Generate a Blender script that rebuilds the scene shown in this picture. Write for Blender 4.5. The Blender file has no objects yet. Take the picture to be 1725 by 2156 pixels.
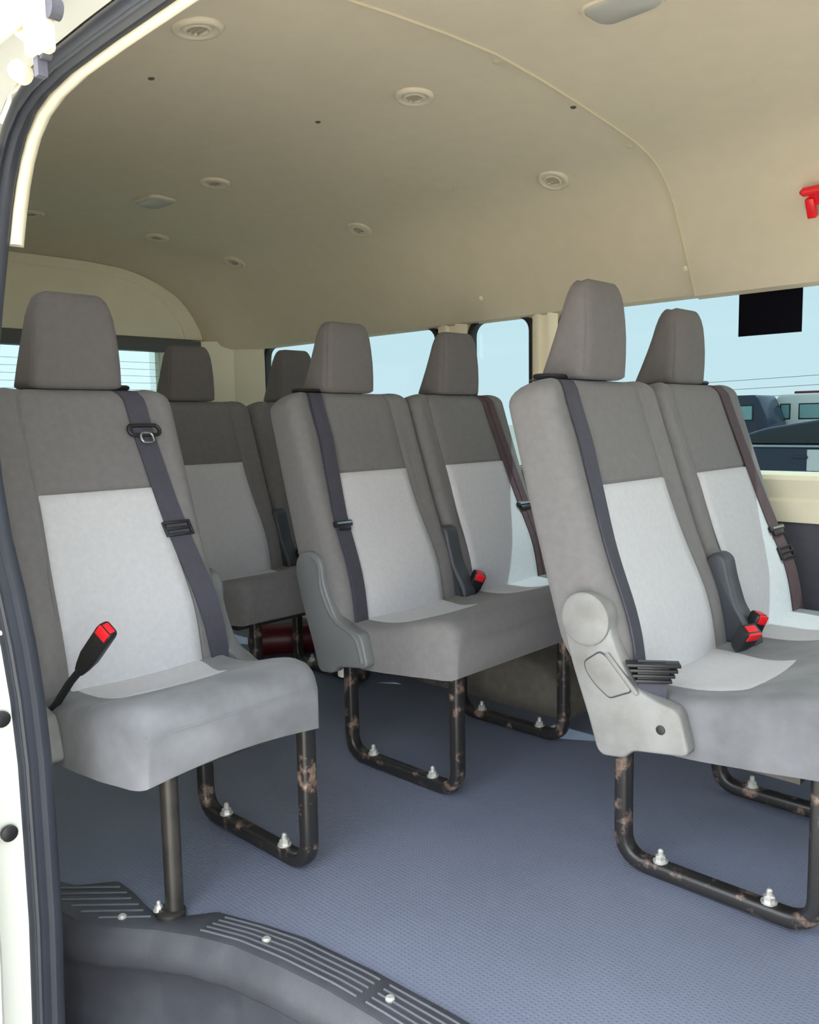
import bpy, bmesh, math, random
from mathutils import Vector, Matrix
random.seed(7)
scene = bpy.context.scene
COL = scene.collection

# ------------------------------------------------------------------ camera
F_PX, YAW, PITCH, ROLL, EYE = 1765.83, 0.7635, 0.10868, -0.01806, 0.894
cam_data = bpy.data.cameras.new('camera')
cam_data.sensor_fit = 'VERTICAL'
cam_data.sensor_height = 36.0
cam_data.lens = 36.0 * F_PX / 2156.0
cam_data.clip_start = 0.01
cam_data.clip_end = 500
camera = bpy.data.objects.new('camera', cam_data)
COL.objects.link(camera)
cy_, sy_ = math.cos(YAW), math.sin(YAW)
fw = Vector((-sy_ * math.cos(PITCH), cy_ * math.cos(PITCH), -math.sin(PITCH)))
rt = Vector((cy_, sy_, 0)); up = rt.cross(fw)
c_, s_ = math.cos(ROLL), math.sin(ROLL)
rr = c_ * rt + s_ * up; uu = -s_ * rt + c_ * up
m = Matrix((rr, uu, -fw)).transposed().to_4x4()
m.translation = Vector((0, 0, EYE))
camera.matrix_world = m
scene.camera = camera

# ------------------------------------------------------------------ world, sun, exposure
world = bpy.data.worlds.new('sky'); scene.world = world; world.use_nodes = True
wn, wl = world.node_tree.nodes, world.node_tree.links
bg = wn['Background']
tc = wn.new('ShaderNodeTexCoord'); sep = wn.new('ShaderNodeSeparateXYZ'); ramp = wn.new('ShaderNodeValToRGB')
wl.new(tc.outputs['Generated'], sep.inputs[0]); wl.new(sep.outputs['Z'], ramp.inputs[0])
ramp.color_ramp.elements[0].position = 0.0; ramp.color_ramp.elements[0].color = (0.95, 0.96, 0.95, 1)
ramp.color_ramp.elements[1].position = 0.75; ramp.color_ramp.elements[1].color = (0.76, 0.83, 0.92, 1)
e = ramp.color_ramp.elements.new(0.22); e.color = (0.86, 0.935, 0.965, 1)
wl.new(ramp.outputs[0], bg.inputs['Color'])
bg.inputs['Strength'].default_value = 4.0

sun_data = bpy.data.lights.new('sun', 'SUN'); sun_data.energy = 12.0; sun_data.angle = 0.009
sun_data.color = (1.0, 0.95, 0.86)
sun = bpy.data.objects.new('sun', sun_data); COL.objects.link(sun)
SUN_TO = Vector((0.48, 0.45, 0.95)).normalized()
sun.rotation_euler = SUN_TO.to_track_quat('Z', 'Y').to_euler()
sun.location = (4, 6, 12)

vs = scene.view_settings
vs.view_transform = 'Standard'; vs.look = 'None'; vs.gamma = 1.0; vs.use_curve_mapping = False
vs.exposure = 0.68
scene.cycles.use_denoising = True
scene.cycles.max_bounces = 10; scene.cycles.diffuse_bounces = 6
scene.cycles.transparent_max_bounces = 12
scene.cycles.sample_clamp_indirect = 6.0

# ------------------------------------------------------------------ materials
def srgb(r, g, b):
    def f(c):
        c /= 255.0
        return c / 12.92 if c <= 0.04045 else ((c + 0.055) / 1.055) ** 2.4
    return (f(r), f(g), f(b), 1)
MATS = {}
def mat(name, col, rough=0.6, metal=0.0, noise=0.0, nscale=8.0, col2=None, bump=0.0, bscale=300.0, spec=0.5, weave=0.0, sheen=0.0):
    m = bpy.data.materials.new(name); m.use_nodes = True
    nt = m.node_tree; N, L = nt.nodes, nt.links
    b = N['Principled BSDF']
    b.inputs['Base Color'].default_value = col
    b.inputs['Roughness'].default_value = rough
    b.inputs['Metallic'].default_value = metal
    b.inputs['Specular IOR Level'].default_value = spec
    if sheen: b.inputs['Sheen Weight'].default_value = sheen
    co = N.new('ShaderNodeTexCoord')
    if noise:
        n = N.new('ShaderNodeTexNoise'); n.inputs['Scale'].default_value = nscale; n.inputs['Detail'].default_value = 5
        L.new(co.outputs['Object'], n.inputs['Vector'])
        r = N.new('ShaderNodeValToRGB'); r.color_ramp.elements[0].position = 0.35; r.color_ramp.elements[1].position = 0.7
        L.new(n.outputs['Fac'], r.inputs[0])
        mx = N.new('ShaderNodeMix'); mx.data_type = 'RGBA'
        mx.inputs[6].default_value = col
        mx.inputs[7].default_value = col2 if col2 else tuple(min(1, c * (1 + noise)) for c in col[:3]) + (1,)
        L.new(r.outputs[0], mx.inputs[0]); L.new(mx.outputs[2], b.inputs['Base Color'])
    if bump:
        n2 = N.new('ShaderNodeTexNoise'); n2.inputs['Scale'].default_value = bscale; n2.inputs['Detail'].default_value = 3
        L.new(co.outputs['Object'], n2.inputs['Vector'])
        bp = N.new('ShaderNodeBump'); bp.inputs['Strength'].default_value = bump; bp.inputs['Distance'].default_value = 0.002
        L.new(n2.outputs['Fac'], bp.inputs['Height']); L.new(bp.outputs[0], b.inputs['Normal'])
    MATS[name] = m
    return m

def glass(name, tint, gloss=0.05):
    m = bpy.data.materials.new(name); m.use_nodes = True
    nt = m.node_tree; N, L = nt.nodes, nt.links
    N.remove(N['Principled BSDF'])
    t = N.new('ShaderNodeBsdfTransparent'); t.inputs[0].default_value = tint
    g = N.new('ShaderNodeBsdfGlossy'); g.inputs['Roughness'].default_value = 0.02; g.inputs[0].default_value = (1, 1, 1, 1)
    mx = N.new('ShaderNodeMixShader'); mx.inputs[0].default_value = gloss
    L.new(t.outputs[0], mx.inputs[1]); L.new(g.outputs[0], mx.inputs[2]); L.new(mx.outputs[0], N['Material Output'].inputs[0])
    MATS[name] = m
    return m

mat('fabric_dark', srgb(111, 109, 110), 0.92, noise=0.10, nscale=60, bump=0.25, bscale=900, spec=0.15, sheen=0.12)
mat('fabric_light', srgb(188, 188, 193), 0.92, noise=0.07, nscale=90, bump=0.25, bscale=900, spec=0.15, sheen=0.1)
mat('fabric_worn', srgb(101, 102, 106), 0.9, noise=0.5, nscale=11, bump=0.25, bscale=900, spec=0.15, sheen=0.15)
mat('headrest_fabric', srgb(103, 99, 99), 0.9, noise=0.08, nscale=60, bump=0.25, bscale=900, spec=0.2, sheen=0.1)
mat('webbing', srgb(66, 65, 76), 0.7, noise=0.15, nscale=40, bump=0.3, bscale=500, spec=0.3)
mat('webbing_maroon', srgb(78, 62, 66), 0.7, noise=0.2, nscale=40, bump=0.3, bscale=500, spec=0.3)
mat('cover_grey', srgb(138, 138, 138), 0.5, noise=0.22, nscale=14, col2=srgb(116, 115, 113), bump=0.15, bscale=400)
mat('cover_dark', srgb(104, 106, 108), 0.42, noise=0.15, nscale=8, bump=0.15, bscale=400)
mat('plastic_black', srgb(28, 28, 32), 0.4)
mat('plastic_charcoal', srgb(62, 65, 72), 0.5, bump=0.1)
mat('plastic_white', srgb(220, 220, 214), 0.45)
mat('button_red', srgb(226, 28, 40), 0.35)
mat('steel_black', srgb(30, 29, 29), 0.38, noise=0.5, nscale=14, col2=srgb(58, 54, 50), spec=0.6)
mat('bolt_metal', srgb(215, 213, 206), 0.32, metal=0.55)
mat('buckle_metal', srgb(170, 175, 180), 0.25, metal=0.9)
mat('headliner', srgb(205, 194, 173), 0.95, noise=0.04, nscale=20, bump=0.25, bscale=700, spec=0.1)
mat('clip_beige', srgb(196, 184, 156), 0.6)
mat('clip_dark', srgb(80, 76, 68), 0.7)
mat('cream_trim', srgb(232, 224, 200), 0.5, noise=0.03, nscale=12)
mat('cream_panel', srgb(232, 224, 202), 0.6, noise=0.04, nscale=12)
mat('vent_plastic', srgb(206, 196, 176), 0.45)
mat('vent_louver', srgb(170, 160, 142), 0.5)
mat('lamp_lens', srgb(172, 170, 164), 0.35)
mat('trim_dark', srgb(78, 78, 88), 0.8, noise=0.2, nscale=30, bump=0.3)
mat('rear_header', srgb(92, 92, 94), 0.6)
mat('seal_rubber', srgb(46, 49, 58), 0.42, noise=0.15, nscale=20)
mat('gasket', srgb(18, 18, 20), 0.5)
mat('paint_white', srgb(216, 217, 209), 0.25, spec=0.5)
mat('step_plastic', srgb(62, 63, 69), 0.45, noise=0.35, nscale=14, bump=0.25, bscale=500)
mat('rib_edge', srgb(92, 94, 100), 0.5)
mat('arch_carpet', srgb(104, 98, 90), 0.95, noise=0.2, nscale=40, bump=0.4)
mat('sticker_black', srgb(10, 10, 18), 0.9, spec=0.08)
mat('red_dark', srgb(92, 18, 28), 0.4)
mat('ground', srgb(176, 170, 158), 0.95, noise=0.12, nscale=0.6)
mat('car_navy', srgb(32, 42, 62), 0.25)
mat('car_glass', srgb(30, 44, 50), 0.12)
mat('bus_glass', srgb(120, 160, 160), 0.15)
mat('tyre', srgb(25, 25, 26), 0.8)
mat('cable', srgb(120, 125, 130), 0.7)
glass('tinted_glass', (0.309, 0.363, 0.378, 1), 0.012)
glass('clear_glass', (0.75, 0.79, 0.77, 1), 0.02)
glass('rear_glass', (0.35, 0.405, 0.415, 1), 0.012)

def floor_material():
    m = bpy.data.materials.new('floor_mat'); m.use_nodes = True
    N, L = m.node_tree.nodes, m.node_tree.links
    b = N['Principled BSDF']; b.inputs['Roughness'].default_value = 0.5; b.inputs['Specular IOR Level'].default_value = 0.45
    co = N.new('ShaderNodeTexCoord')
    sp = N.new('ShaderNodeSeparateXYZ'); L.new(co.outputs['Object'], sp.inputs[0])
    hs = []
    for ax in ('X', 'Y'):
        mu = N.new('ShaderNodeMath'); mu.operation = 'MULTIPLY'; mu.inputs[1].default_value = 2 * math.pi / 0.0085
        L.new(sp.outputs[ax], mu.inputs[0])
        si = N.new('ShaderNodeMath'); si.operation = 'SINE'; L.new(mu.outputs[0], si.inputs[0]); hs.append(si)
    mxm = N.new('ShaderNodeMath'); mxm.operation = 'MAXIMUM'; L.new(hs[0].outputs[0], mxm.inputs[0]); L.new(hs[1].outputs[0], mxm.inputs[1])
    bp = N.new('ShaderNodeBump'); bp.inputs['Strength'].default_value = 0.35; bp.inputs['Distance'].default_value = 0.0008
    L.new(mxm.outputs[0], bp.inputs['Height']); L.new(bp.outputs[0], b.inputs['Normal'])
    no = N.new('ShaderNodeTexNoise'); no.inputs['Scale'].default_value = 2.5; no.inputs['Detail'].default_value = 6
    L.new(co.outputs['Object'], no.inputs['Vector'])
    mx = N.new('ShaderNodeMix'); mx.data_type = 'RGBA'
    mx.inputs[6].default_value = srgb(104, 110, 129); mx.inputs[7].default_value = srgb(128, 134, 153)
    L.new(no.outputs['Fac'], mx.inputs[0])
    mx2 = N.new('ShaderNodeMix'); mx2.data_type = 'RGBA'; mx2.blend_type = 'MULTIPLY'; mx2.inputs[0].default_value = 0.3
    mr = N.new('ShaderNodeMapRange'); mr.inputs[1].default_value = -1; mr.inputs[2].default_value = 1; mr.inputs[3].default_value = 0.6; mr.inputs[4].default_value = 1.1
    L.new(mxm.outputs[0], mr.inputs[0]); L.new(mx.outputs[2], mx2.inputs[6]); L.new(mr.outputs[0], mx2.inputs[7])
    L.new(mx2.outputs[2], b.inputs['Base Color'])
    MATS['floor_mat'] = m
floor_material()

def leg_material():
    # worn black paint with coppery scuffs
    m = bpy.data.materials.new('steel_scuffed'); m.use_nodes = True
    N, L = m.node_tree.nodes, m.node_tree.links
    b = N['Principled BSDF']; b.inputs['Roughness'].default_value = 0.4; b.inputs['Specular IOR Level'].default_value = 0.6
    co = N.new('ShaderNodeTexCoord'); n = N.new('ShaderNodeTexNoise'); n.inputs['Scale'].default_value = 22; n.inputs['Detail'].default_value = 8; n.inputs['Roughness'].default_value = 0.7
    L.new(co.outputs['Object'], n.inputs['Vector'])
    r = N.new('ShaderNodeValToRGB')
    r.color_ramp.elements[0].position = 0.54; r.color_ramp.elements[0].color = srgb(34, 32, 32)
    r.color_ramp.elements[1].position = 0.66; r.color_ramp.elements[1].color = srgb(136, 112, 98)
    L.new(n.outputs['Fac'], r.inputs[0]); L.new(r.outputs[0], b.inputs['Base Color'])
    MATS['steel_scuffed'] = m
leg_material()

# ------------------------------------------------------------------ helpers
def mk(name, verts, faces, material, parent=None, smooth=True, angle=40, bevel=0.0, segs=2):
    me = bpy.data.meshes.new(name)
    me.from_pydata([tuple(v) for v in verts], [], faces)
    bm = bmesh.new(); bm.from_mesh(me)
    bmesh.ops.remove_doubles(bm, verts=bm.verts, dist=1e-6)
    bmesh.ops.recalc_face_normals(bm, faces=bm.faces)
    if bevel:
        es = [ed for ed in bm.edges if len(ed.link_faces) == 2 and ed.calc_face_angle(0) > 0.5]
        bmesh.ops.bevel(bm, geom=es, offset=bevel, segments=segs, affect='EDGES', profile=0.5)
    bm.to_mesh(me); bm.free()
    if smooth:
        me.shade_smooth()
        me.set_sharp_from_angle(angle=math.radians(angle))
    me.materials.append(MATS[material])
    o = bpy.data.objects.new(name, me); COL.objects.link(o)
    if parent: o.parent = parent
    return o

def tag(o, label=None, cat=None, group=None, kind=None):
    if label: o['label'] = label
    if cat: o['category'] = cat
    if group: o['group'] = group
    if kind: o['kind'] = kind
    return o

def empty(name, loc, label=None, cat=None, group=None):
    o = bpy.data.objects.new(name, None); o.location = loc; o.empty_display_size = 0.1
    COL.objects.link(o)
    return tag(o, label, cat, group)

def struct(o, label=None, cat=None):
    o['kind'] = 'structure'
    if label: o['label'] = label
    if cat: o['category'] = cat
    return o

def loft(loops, closed=True, cap=True):
    v, f = [], []
    n = len(loops[0])
    for lp in loops: v += [Vector(p) for p in lp]
    for i in range(len(loops) - 1):
        for j in range(n if closed else n - 1):
            k = (j + 1) % n
            f.append((i * n + j, i * n + k, (i + 1) * n + k, (i + 1) * n + j))
    if cap and closed:
        for i in (0, len(loops) - 1):
            c = sum((Vector(p) for p in loops[i]), Vector()) / n
            v.append(c); ci = len(v) - 1
            for j in range(n):
                f.append((i * n + j, i * n + (j + 1) % n, ci))
    return v, f

def box(c, s, rot=None):
    x, y, z = s[0] / 2, s[1] / 2, s[2] / 2
    v = [Vector(p) for p in ((-x, -y, -z), (x, -y, -z), (x, y, -z), (-x, y, -z), (-x, -y, z), (x, -y, z), (x, y, z), (-x, y, z))]
    if rot is not None: v = [rot @ p for p in v]
    v = [p + Vector(c) for p in v]
    return v, [(0, 3, 2, 1), (4, 5, 6, 7), (0, 1, 5, 4), (1, 2, 6, 5), (2, 3, 7, 6), (3, 0, 4, 7)]

def join(*vf):
    V, Fc = [], []
    for v, f in vf:
        o = len(V); V += list(v); Fc += [tuple(i + o for i in q) for q in f]
    return V, Fc

def circle(r, n=12, r2=None):
    r2 = r2 or r
    return [(r * math.cos(2 * math.pi * i / n), r2 * math.sin(2 * math.pi * i / n)) for i in range(n)]

def rrect(w, h, r, n=4):
    out = []
    for cx, cy, a0 in ((w / 2 - r, h / 2 - r, 0), (-w / 2 + r, h / 2 - r, 90), (-w / 2 + r, -h / 2 + r, 180), (w / 2 - r, -h / 2 + r, 270)):
        for i in range(n + 1):
            a = math.radians(a0 + 90 * i / n)
            out.append((cx + r * math.cos(a), cy + r * math.sin(a)))
    return out

def sweep(path, sec, ref=(0, 1, 0), closed=False, cap=True):
    """section (a, b): a along ref-ish side axis, b along the other normal"""
    P = [Vector(p) for p in path]; loops = []
    n = len(P); side = Vector(ref)
    for i in range(n):
        if closed: t = P[(i + 1) % n] - P[i - 1]
        else: t = P[min(i + 1, n - 1)] - P[max(i - 1, 0)]
        t.normalize()
        a = (side - t * side.dot(t)).normalized()
        b = t.cross(a)
        loops.append([P[i] + a * q[0] + b * q[1] for q in sec])
    if closed:
        loops.append(loops[0])
        return loft(loops, True, False)
    return loft(loops, True, cap)

def arc_path(pts, r, n=5):
    """round the inner corners of a polyline"""
    P = [Vector(p) for p in pts]; out = [P[0]]
    for i in range(1, len(P) - 1):
        a, b, c = P[i - 1], P[i], P[i + 1]
        d1 = (a - b).normalized(); d2 = (c - b).normalized()
        rr_ = min(r, (a - b).length * 0.49, (c - b).length * 0.49)
        p1, p2 = b + d1 * rr_, b + d2 * rr_
        for k in range(n + 1):
            t = k / n
            out.append((1 - t) ** 2 * p1 + 2 * t * (1 - t) * b + t * t * p2)
    out.append(P[-1])
    return out

def cyl(p0, p1, r0, r1=None, n=14):
    p0, p1 = Vector(p0), Vector(p1); r1 = r0 if r1 is None else r1
    t = (p1 - p0).normalized()
    ref = Vector((0, 0, 1)) if abs(t.z) < 0.9 else Vector((1, 0, 0))
    a = t.cross(ref).normalized(); b = t.cross(a)
    return loft([[p + (a * math.cos(2 * math.pi * i / n) + b * math.sin(2 * math.pi * i / n)) * r for i in range(n)] for p, r in ((p0, r0), (p1, r1))])

def lathe(c, prof, axis=(0, 0, 1), n=20):
    c = Vector(c); t = Vector(axis).normalized()
    ref = Vector((0, 1, 0)) if abs(t.y) < 0.9 else Vector((1, 0, 0))
    a = t.cross(ref).normalized(); b = t.cross(a)
    return loft([[c + t * h + (a * math.cos(2 * math.pi * i / n) + b * math.sin(2 * math.pi * i / n)) * r for i in range(n)] for r, h in prof])

def smooth(a, b, x):
    t = max(0.0, min(1.0, (x - a) / (b - a))); return t * t * (3 - 2 * t)

def interp(tab, x):
    if x <= tab[0][0]: return tab[0][1]
    for (x0, y0), (x1, y1) in zip(tab, tab[1:]):
        if x <= x1: return y0 + (y1 - y0) * (x - x0) / (x1 - x0)
    return tab[-1][1]

def plate(outline, y0, y1, bevel=0.0, **k):
    """prism of an (x, z) outline between two y values"""
    n = len(outline)
    v = [(x, y0, z) for x, z in outline] + [(x, y1, z) for x, z in outline]
    f = [tuple(range(n)), tuple(range(2 * n - 1, n - 1, -1))] + [(i, (i + 1) % n, n + (i + 1) % n, n + i) for i in range(n)]
    return v, f

def round_outline(pts, r, n=3):
    P = [Vector((a, b, 0)) for a, b in pts]; out = []
    N_ = len(P)
    for i in range(N_):
        a, b, c = P[i - 1], P[i], P[(i + 1) % N_]
        d1 = (a - b); d2 = (c - b)
        rr_ = min(r, d1.length * 0.45, d2.length * 0.45)
        p1, p2 = b + d1.normalized() * rr_, b + d2.normalized() * rr_
        for k in range(n + 1):
            t = k / n
            q = (1 - t) ** 2 * p1 + 2 * t * (1 - t) * b + t * t * p2
            out.append((q.x, q.y))
    return out

# ================================================================== THE SHELL OF THE VAN
YC = 1.43                                      # van centre line
HALF = [(1.43, 1.637), (1.586, 1.630), (1.738, 1.618), (1.908, 1.601), (2.0, 1.590), (2.07, 1.575), (2.12, 1.556), (2.157, 1.533),
        (2.19, 1.505), (2.22, 1.470), (2.25, 1.425), (2.288, 1.365), (2.33, 1.295), (2.350, 1.262), (2.362, 1.240), (2.385, 1.232)]
def zc(y):
    return interp(HALF, YC + abs(y - YC))
# the same station count for the tailgate arch
ARCH = [(1.43, 1.572), (1.533, 1.572), (1.66, 1.571), (1.797, 1.562), (1.87, 1.548), (1.93, 1.530), (1.97, 1.515), (2.01, 1.497),
        (2.05, 1.475), (2.085, 1.45), (2.115, 1.42), (2.15, 1.375), (2.180, 1.325), (2.192, 1.29), (2.200, 1.255), (2.215, 1.235)]
def full(half): return [(2 * YC - y, z) for y, z in reversed(half[:-5])] + half[1:]      # the near side stops above the door opening

def headliner_panel(name, xs, lift=0.0):
    loops = []
    fa, fb = full(HALF), full(ARCH)
    for x in xs:
        t = smooth(-3.12, -3.42, x) if x < -3.12 else 0.0
        t = max(0.0, min(1.0, (-3.05 - x) / 0.33)); t = t * t
        loops.append([(x, a[0] + (b[0] - a[0]) * t, a[1] + (b[1] - a[1]) * t - lift) for a, b in zip(fa, fb)])
    inner = loops
    outer = [[(p[0], YC + (p[1] - YC) * 1.012, p[2] + 0.012) for p in lp] for lp in loops]
    n = len(loops[0]); rows = len(xs)
    v = [p for lp in inner for p in lp] + [p for lp in outer for p in lp]
    o = rows * n; f = []
    for i in range(rows - 1):
        for j in range(n - 1):
            q = (i * n + j, i * n + j + 1, (i + 1) * n + j + 1, (i + 1) * n + j)
            f.append(q); f.append(tuple(k + o for k in reversed(q)))
    for j in range(n - 1):
        for i in (0, rows - 1):
            f.append((i * n + j, i * n + j + 1, i * n + j + 1 + o, i * n + j + o))
    for i in range(rows - 1):
        for j in (0, n - 1):
            f.append((i * n + j, (i + 1) * n + j, (i + 1) * n + j + o, i * n + j + o))
    return mk(name, v, f, 'headliner', angle=35)

ceiling = empty('ceiling', (0, 0, 0))
struct(ceiling, 'beige fabric headliner arching over the whole passenger cabin', 'ceiling')
rear_xs = [-1.095, -1.3, -1.8, -2.3, -2.8, -3.05, -3.12, -3.18, -3.24, -3.30, -3.36, -3.405]
p1 = headliner_panel('headliner_panel', rear_xs); p1.parent = ceiling
front_xs = [-1.103, -1.098, -1.085, -0.8, -0.4, 0.0, 0.5, 1.0]
p2 = headliner_panel('headliner_panel', front_xs, 0.004); p2.parent = ceiling
# rolled lip along the joint of the two panels
lip = [(-1.105, y, z - 0.004) for y, z in full(HALF)[:-1]]
mk('panel_lip', *sweep(lip, circle(0.0042, 6), (1, 0, 0)), 'clip_beige', ceiling)

def on_ceiling(x, y, d=0.0):
    e_ = 0.01
    sl = (zc(y + e_) - zc(y - e_)) / (2 * e_)
    nrm = Vector((0, sl, -1)).normalized()
    return Vector((x, y, zc(y) - (0.004 if x > -1.09 else 0))) + nrm * d, nrm

for (x, y, kind) in ((-1.62, 0.95, 'd'), (-1.66, 1.43, 'd'), (-1.72, 2.0, 'd'), (-2.55, 2.03, 'd'), (-1.13, 1.76, 'd'),
                     (-1.10, 1.18, 'b'), (-1.13, 1.47, 'b'), (-1.13, 2.03, 'b')):
    p, nrm = on_ceiling(x, y, 0.0)
    r = 0.007 if kind == 'd' else 0.010
    mk('trim_clip', *lathe(p - nrm * 0.002, [(r, 0), (r, 0.003), (r * 0.6, 0.005)], nrm, 12), 'clip_dark' if kind == 'd' and y < 1.9 else 'clip_beige', ceiling)
for (x, y, z) in ((-1.115, 2.318, 1.312), (-1.86, 2.318, 1.312), (-0.72, 2.318, 1.312)):
    mk('trim_clip', *lathe((x, y + 0.006, z), [(0.008, 0), (0.008, 0.005), (0.004, 0.008)], (0, -0.85, -0.5), 12), 'cream_trim', ceiling)

# outer roof skin
roof = [[(x, YC + (y - YC) * 1.05, z + 0.05) for y, z in full(HALF)] for x in (-3.46, -2.5, -1.5, 0.0, 1.05)]
ro = mk('roof', *loft(roof, False, False), 'paint_white'); struct(ro, 'white outer roof skin of the van', 'roof')

# ---- body side profile (near side): outboard y against height
YB = [(-0.40, 0.48), (-0.04, 0.494), (0.16, 0.501), (0.39, 0.501), (0.467, 0.499), (0.564, 0.491), (0.652, 0.480), (0.724, 0.468), (0.773, 0.460),
      (0.92, 0.454), (1.068, 0.476), (1.161, 0.491), (1.241, 0.504), (1.308, 0.513), (1.36, 0.516), (1.45, 0.56), (1.52, 0.60)]
def yb(z): return interp(YB, z)
XJ = -1.25

# ---- floor: waffle rubber mat, slightly uneven, cut along the step plate
STEP_BACK = [(-3.40, 0.52), (-1.62, 0.52), (-1.60, 0.63), (-1.545, 0.655), (-1.497, 0.716), (-1.44, 0.716), (-1.38, 0.712), (-1.321, 0.707), (-1.262, 0.789), (-1.17, 0.822),
             (-1.083, 0.847), (-0.93, 0.866), (-0.77, 0.877), (-0.4, 0.885), (0.06, 0.88), (0.10, 0.62), (1.15, 0.62)]
def bumpy(x, y):
    return 0.0022 * math.sin(3.1 * x + 1.3 * y + 0.6) * math.sin(2.3 * y - 1.7 * x) + 0.0016 * math.sin(7.3 * x - 4.1 * y) * math.sin(5.9 * y + 2.2 * x + 1.0) - 0.002
xs = sorted(set([round(-3.4 + 0.05 * i, 4) for i in range(92)] + [q[0] for q in STEP_BACK]))
NY = 44
v, f = [], []
for x in xs:
    y0 = interp(STEP_BACK, x)
    for j in range(NY + 1):
        y = y0 + (2.42 - y0) * j / NY
        v.append((x, y, bumpy(x, y)))
for i in range(len(xs) - 1):
    for j in range(NY):
        a = i * (NY + 1) + j
        f.append((a, a + 1, a + NY + 2, a + NY + 1))
nv = len(v)
v += [(p[0], p[1], -0.03) for p in v[:nv]]
f += [tuple(k + nv for k in reversed(q)) for q in f[:]]
for i in range(len(xs) - 1):
    a = i * (NY + 1); f.append((a, a + NY + 1, a + NY + 1 + nv, a + nv))
    a = i * (NY + 1) + NY; f.append((a, a + NY + 1, a + NY + 1 + nv, a + nv))
fl = mk('floor', v, f, 'floor_mat', angle=60); struct(fl, 'blue-grey waffle-textured rubber floor mat of the cabin', 'floor')

# ---- step plate, riser and lower step
step = empty('trim_1', (0, 0, 0)); struct(step, 'black plastic step well with ribbed scuff plate at the door', 'step')
LIP = [(-1.62, 0.585), (-1.56, 0.585), (-1.486, 0.600), (-1.423, 0.611), (-1.373, 0.636), (-1.299, 0.690), (-1.23, 0.728), (-1.16, 0.755), (-1.061, 0.775), (-0.957, 0.790), (-0.852, 0.797), (-0.6, 0.803), (0.06, 0.80)]
BACKP = [(-1.62, 0.63), (-1.545, 0.660), (-1.497, 0.722), (-1.44, 0.722), (-1.38, 0.716), (-1.321, 0.711), (-1.262, 0.795), (-1.17, 0.828), (-1.083, 0.853), (-0.93, 0.872), (-0.77, 0.883), (-0.4, 0.891), (0.06, 0.886)]
sx = sorted(set([round(-1.60 + 0.02 * i, 3) for i in range(84)] + [q[0] for q in LIP + BACKP if q[0] >= -1.6]))
sx = [x for x in sx if -1.60 <= x <= 0.06]
loops = []
for x in sx:
    a, b = interp(LIP, x), interp(BACKP, x)
    b = max(b, a + 0.004)
    d = b - a
    loops.append([(x, b, -0.004), (x, b, 0.006), (x, b - 0.006, 0.009), (x, a + 0.010, 0.009), (x, a, 0.005), (x, a - 0.002, -0.004), (x, a + 0.006, -0.008), (x, b - 0.01, -0.008)])
mk('scuff_plate', *loft(loops), 'step_plastic', step, angle=50)
# raised ribs on the plate: lines that follow the lip in the long run, straight bars on the left pad
for k, t in enumerate((0.18, 0.34, 0.50, 0.66, 0.82)):
    for xa, xb in ((-1.235, -0.905), (-0.885, 0.06)):
        path = [(x, interp(LIP, x) + (interp(BACKP, x) - interp(LIP, x)) * t, 0.0095) for x in [xa + (xb - xa) * i / 24 for i in range(25)]]
        mk('rib', *sweep(path, rrect(0.004, 0.004, 0.001, 1), (0, 1, 0)), 'rib_edge', step)
for k in range(-5, 6):
    # bars set at an angle across the left pad
    cx0, cy0 = -1.43 - 0.69 * 0.020 * k, 0.668 + 0.72 * 0.020 * k
    ok = []
    for i in range(-30, 31):
        x, y = cx0 + 0.72 * 0.005 * i, cy0 + 0.69 * 0.005 * i
        if -1.57 < x < -1.335 and interp(LIP, x) + 0.016 < y < interp(BACKP, x) - 0.010: ok.append((x, y))
    if len(ok) > 3:
        mk('rib', *sweep([(ok[0][0], ok[0][1], 0.0095), (ok[-1][0], ok[-1][1], 0.0095)], rrect(0.004, 0.004, 0.001, 1), (0, 1, 0)), 'rib_edge', step)
for (x, y) in ((-1.375, 0.665), (-1.125, 0.800), (-0.862, 0.838), (-0.55, 0.85)):
    mk('screw', *lathe((x, y, 0.009), [(0.008, 0), (0.008, 0.003), (0.005, 0.0055)], (0, 0, 1), 12), 'bolt_metal', step)
# riser: bull-nose, sloped band, recessed kick panel
rprof = [(0.0, 0.002), (-0.012, -0.012), (-0.018, -0.030), (-0.020, -0.055), (-0.012, -0.066), (0.000, -0.074), (0.004, -0.12), (0.002, -0.19), (-0.012, -0.212), (-0.04, -0.222)]
loops = []
for x in sx:
    a = interp(LIP, x)
    band = smooth(-1.56, -1.30, x)
    lp = []
    for dy, dz in rprof:
        if dz < -0.06: dy = dy * band - 0.020 * (1 - band)
        lp.append((x, a + dy, dz))
    loops.append(lp)
mk('riser', *loft(loops, False, False), 'step_plastic', step, angle=50)
mk('lower_tread', *join(box((-0.77, 0.60, -0.230), (1.74, 0.36, 0.02))), 'step_plastic', step)
mk('end_wall', *join(box((-1.62, 0.56, -0.130), (0.02, 0.20, 0.205)), box((0.08, 0.66, -0.130), (0.02, 0.44, 0.205))), 'step_plastic', step)

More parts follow.
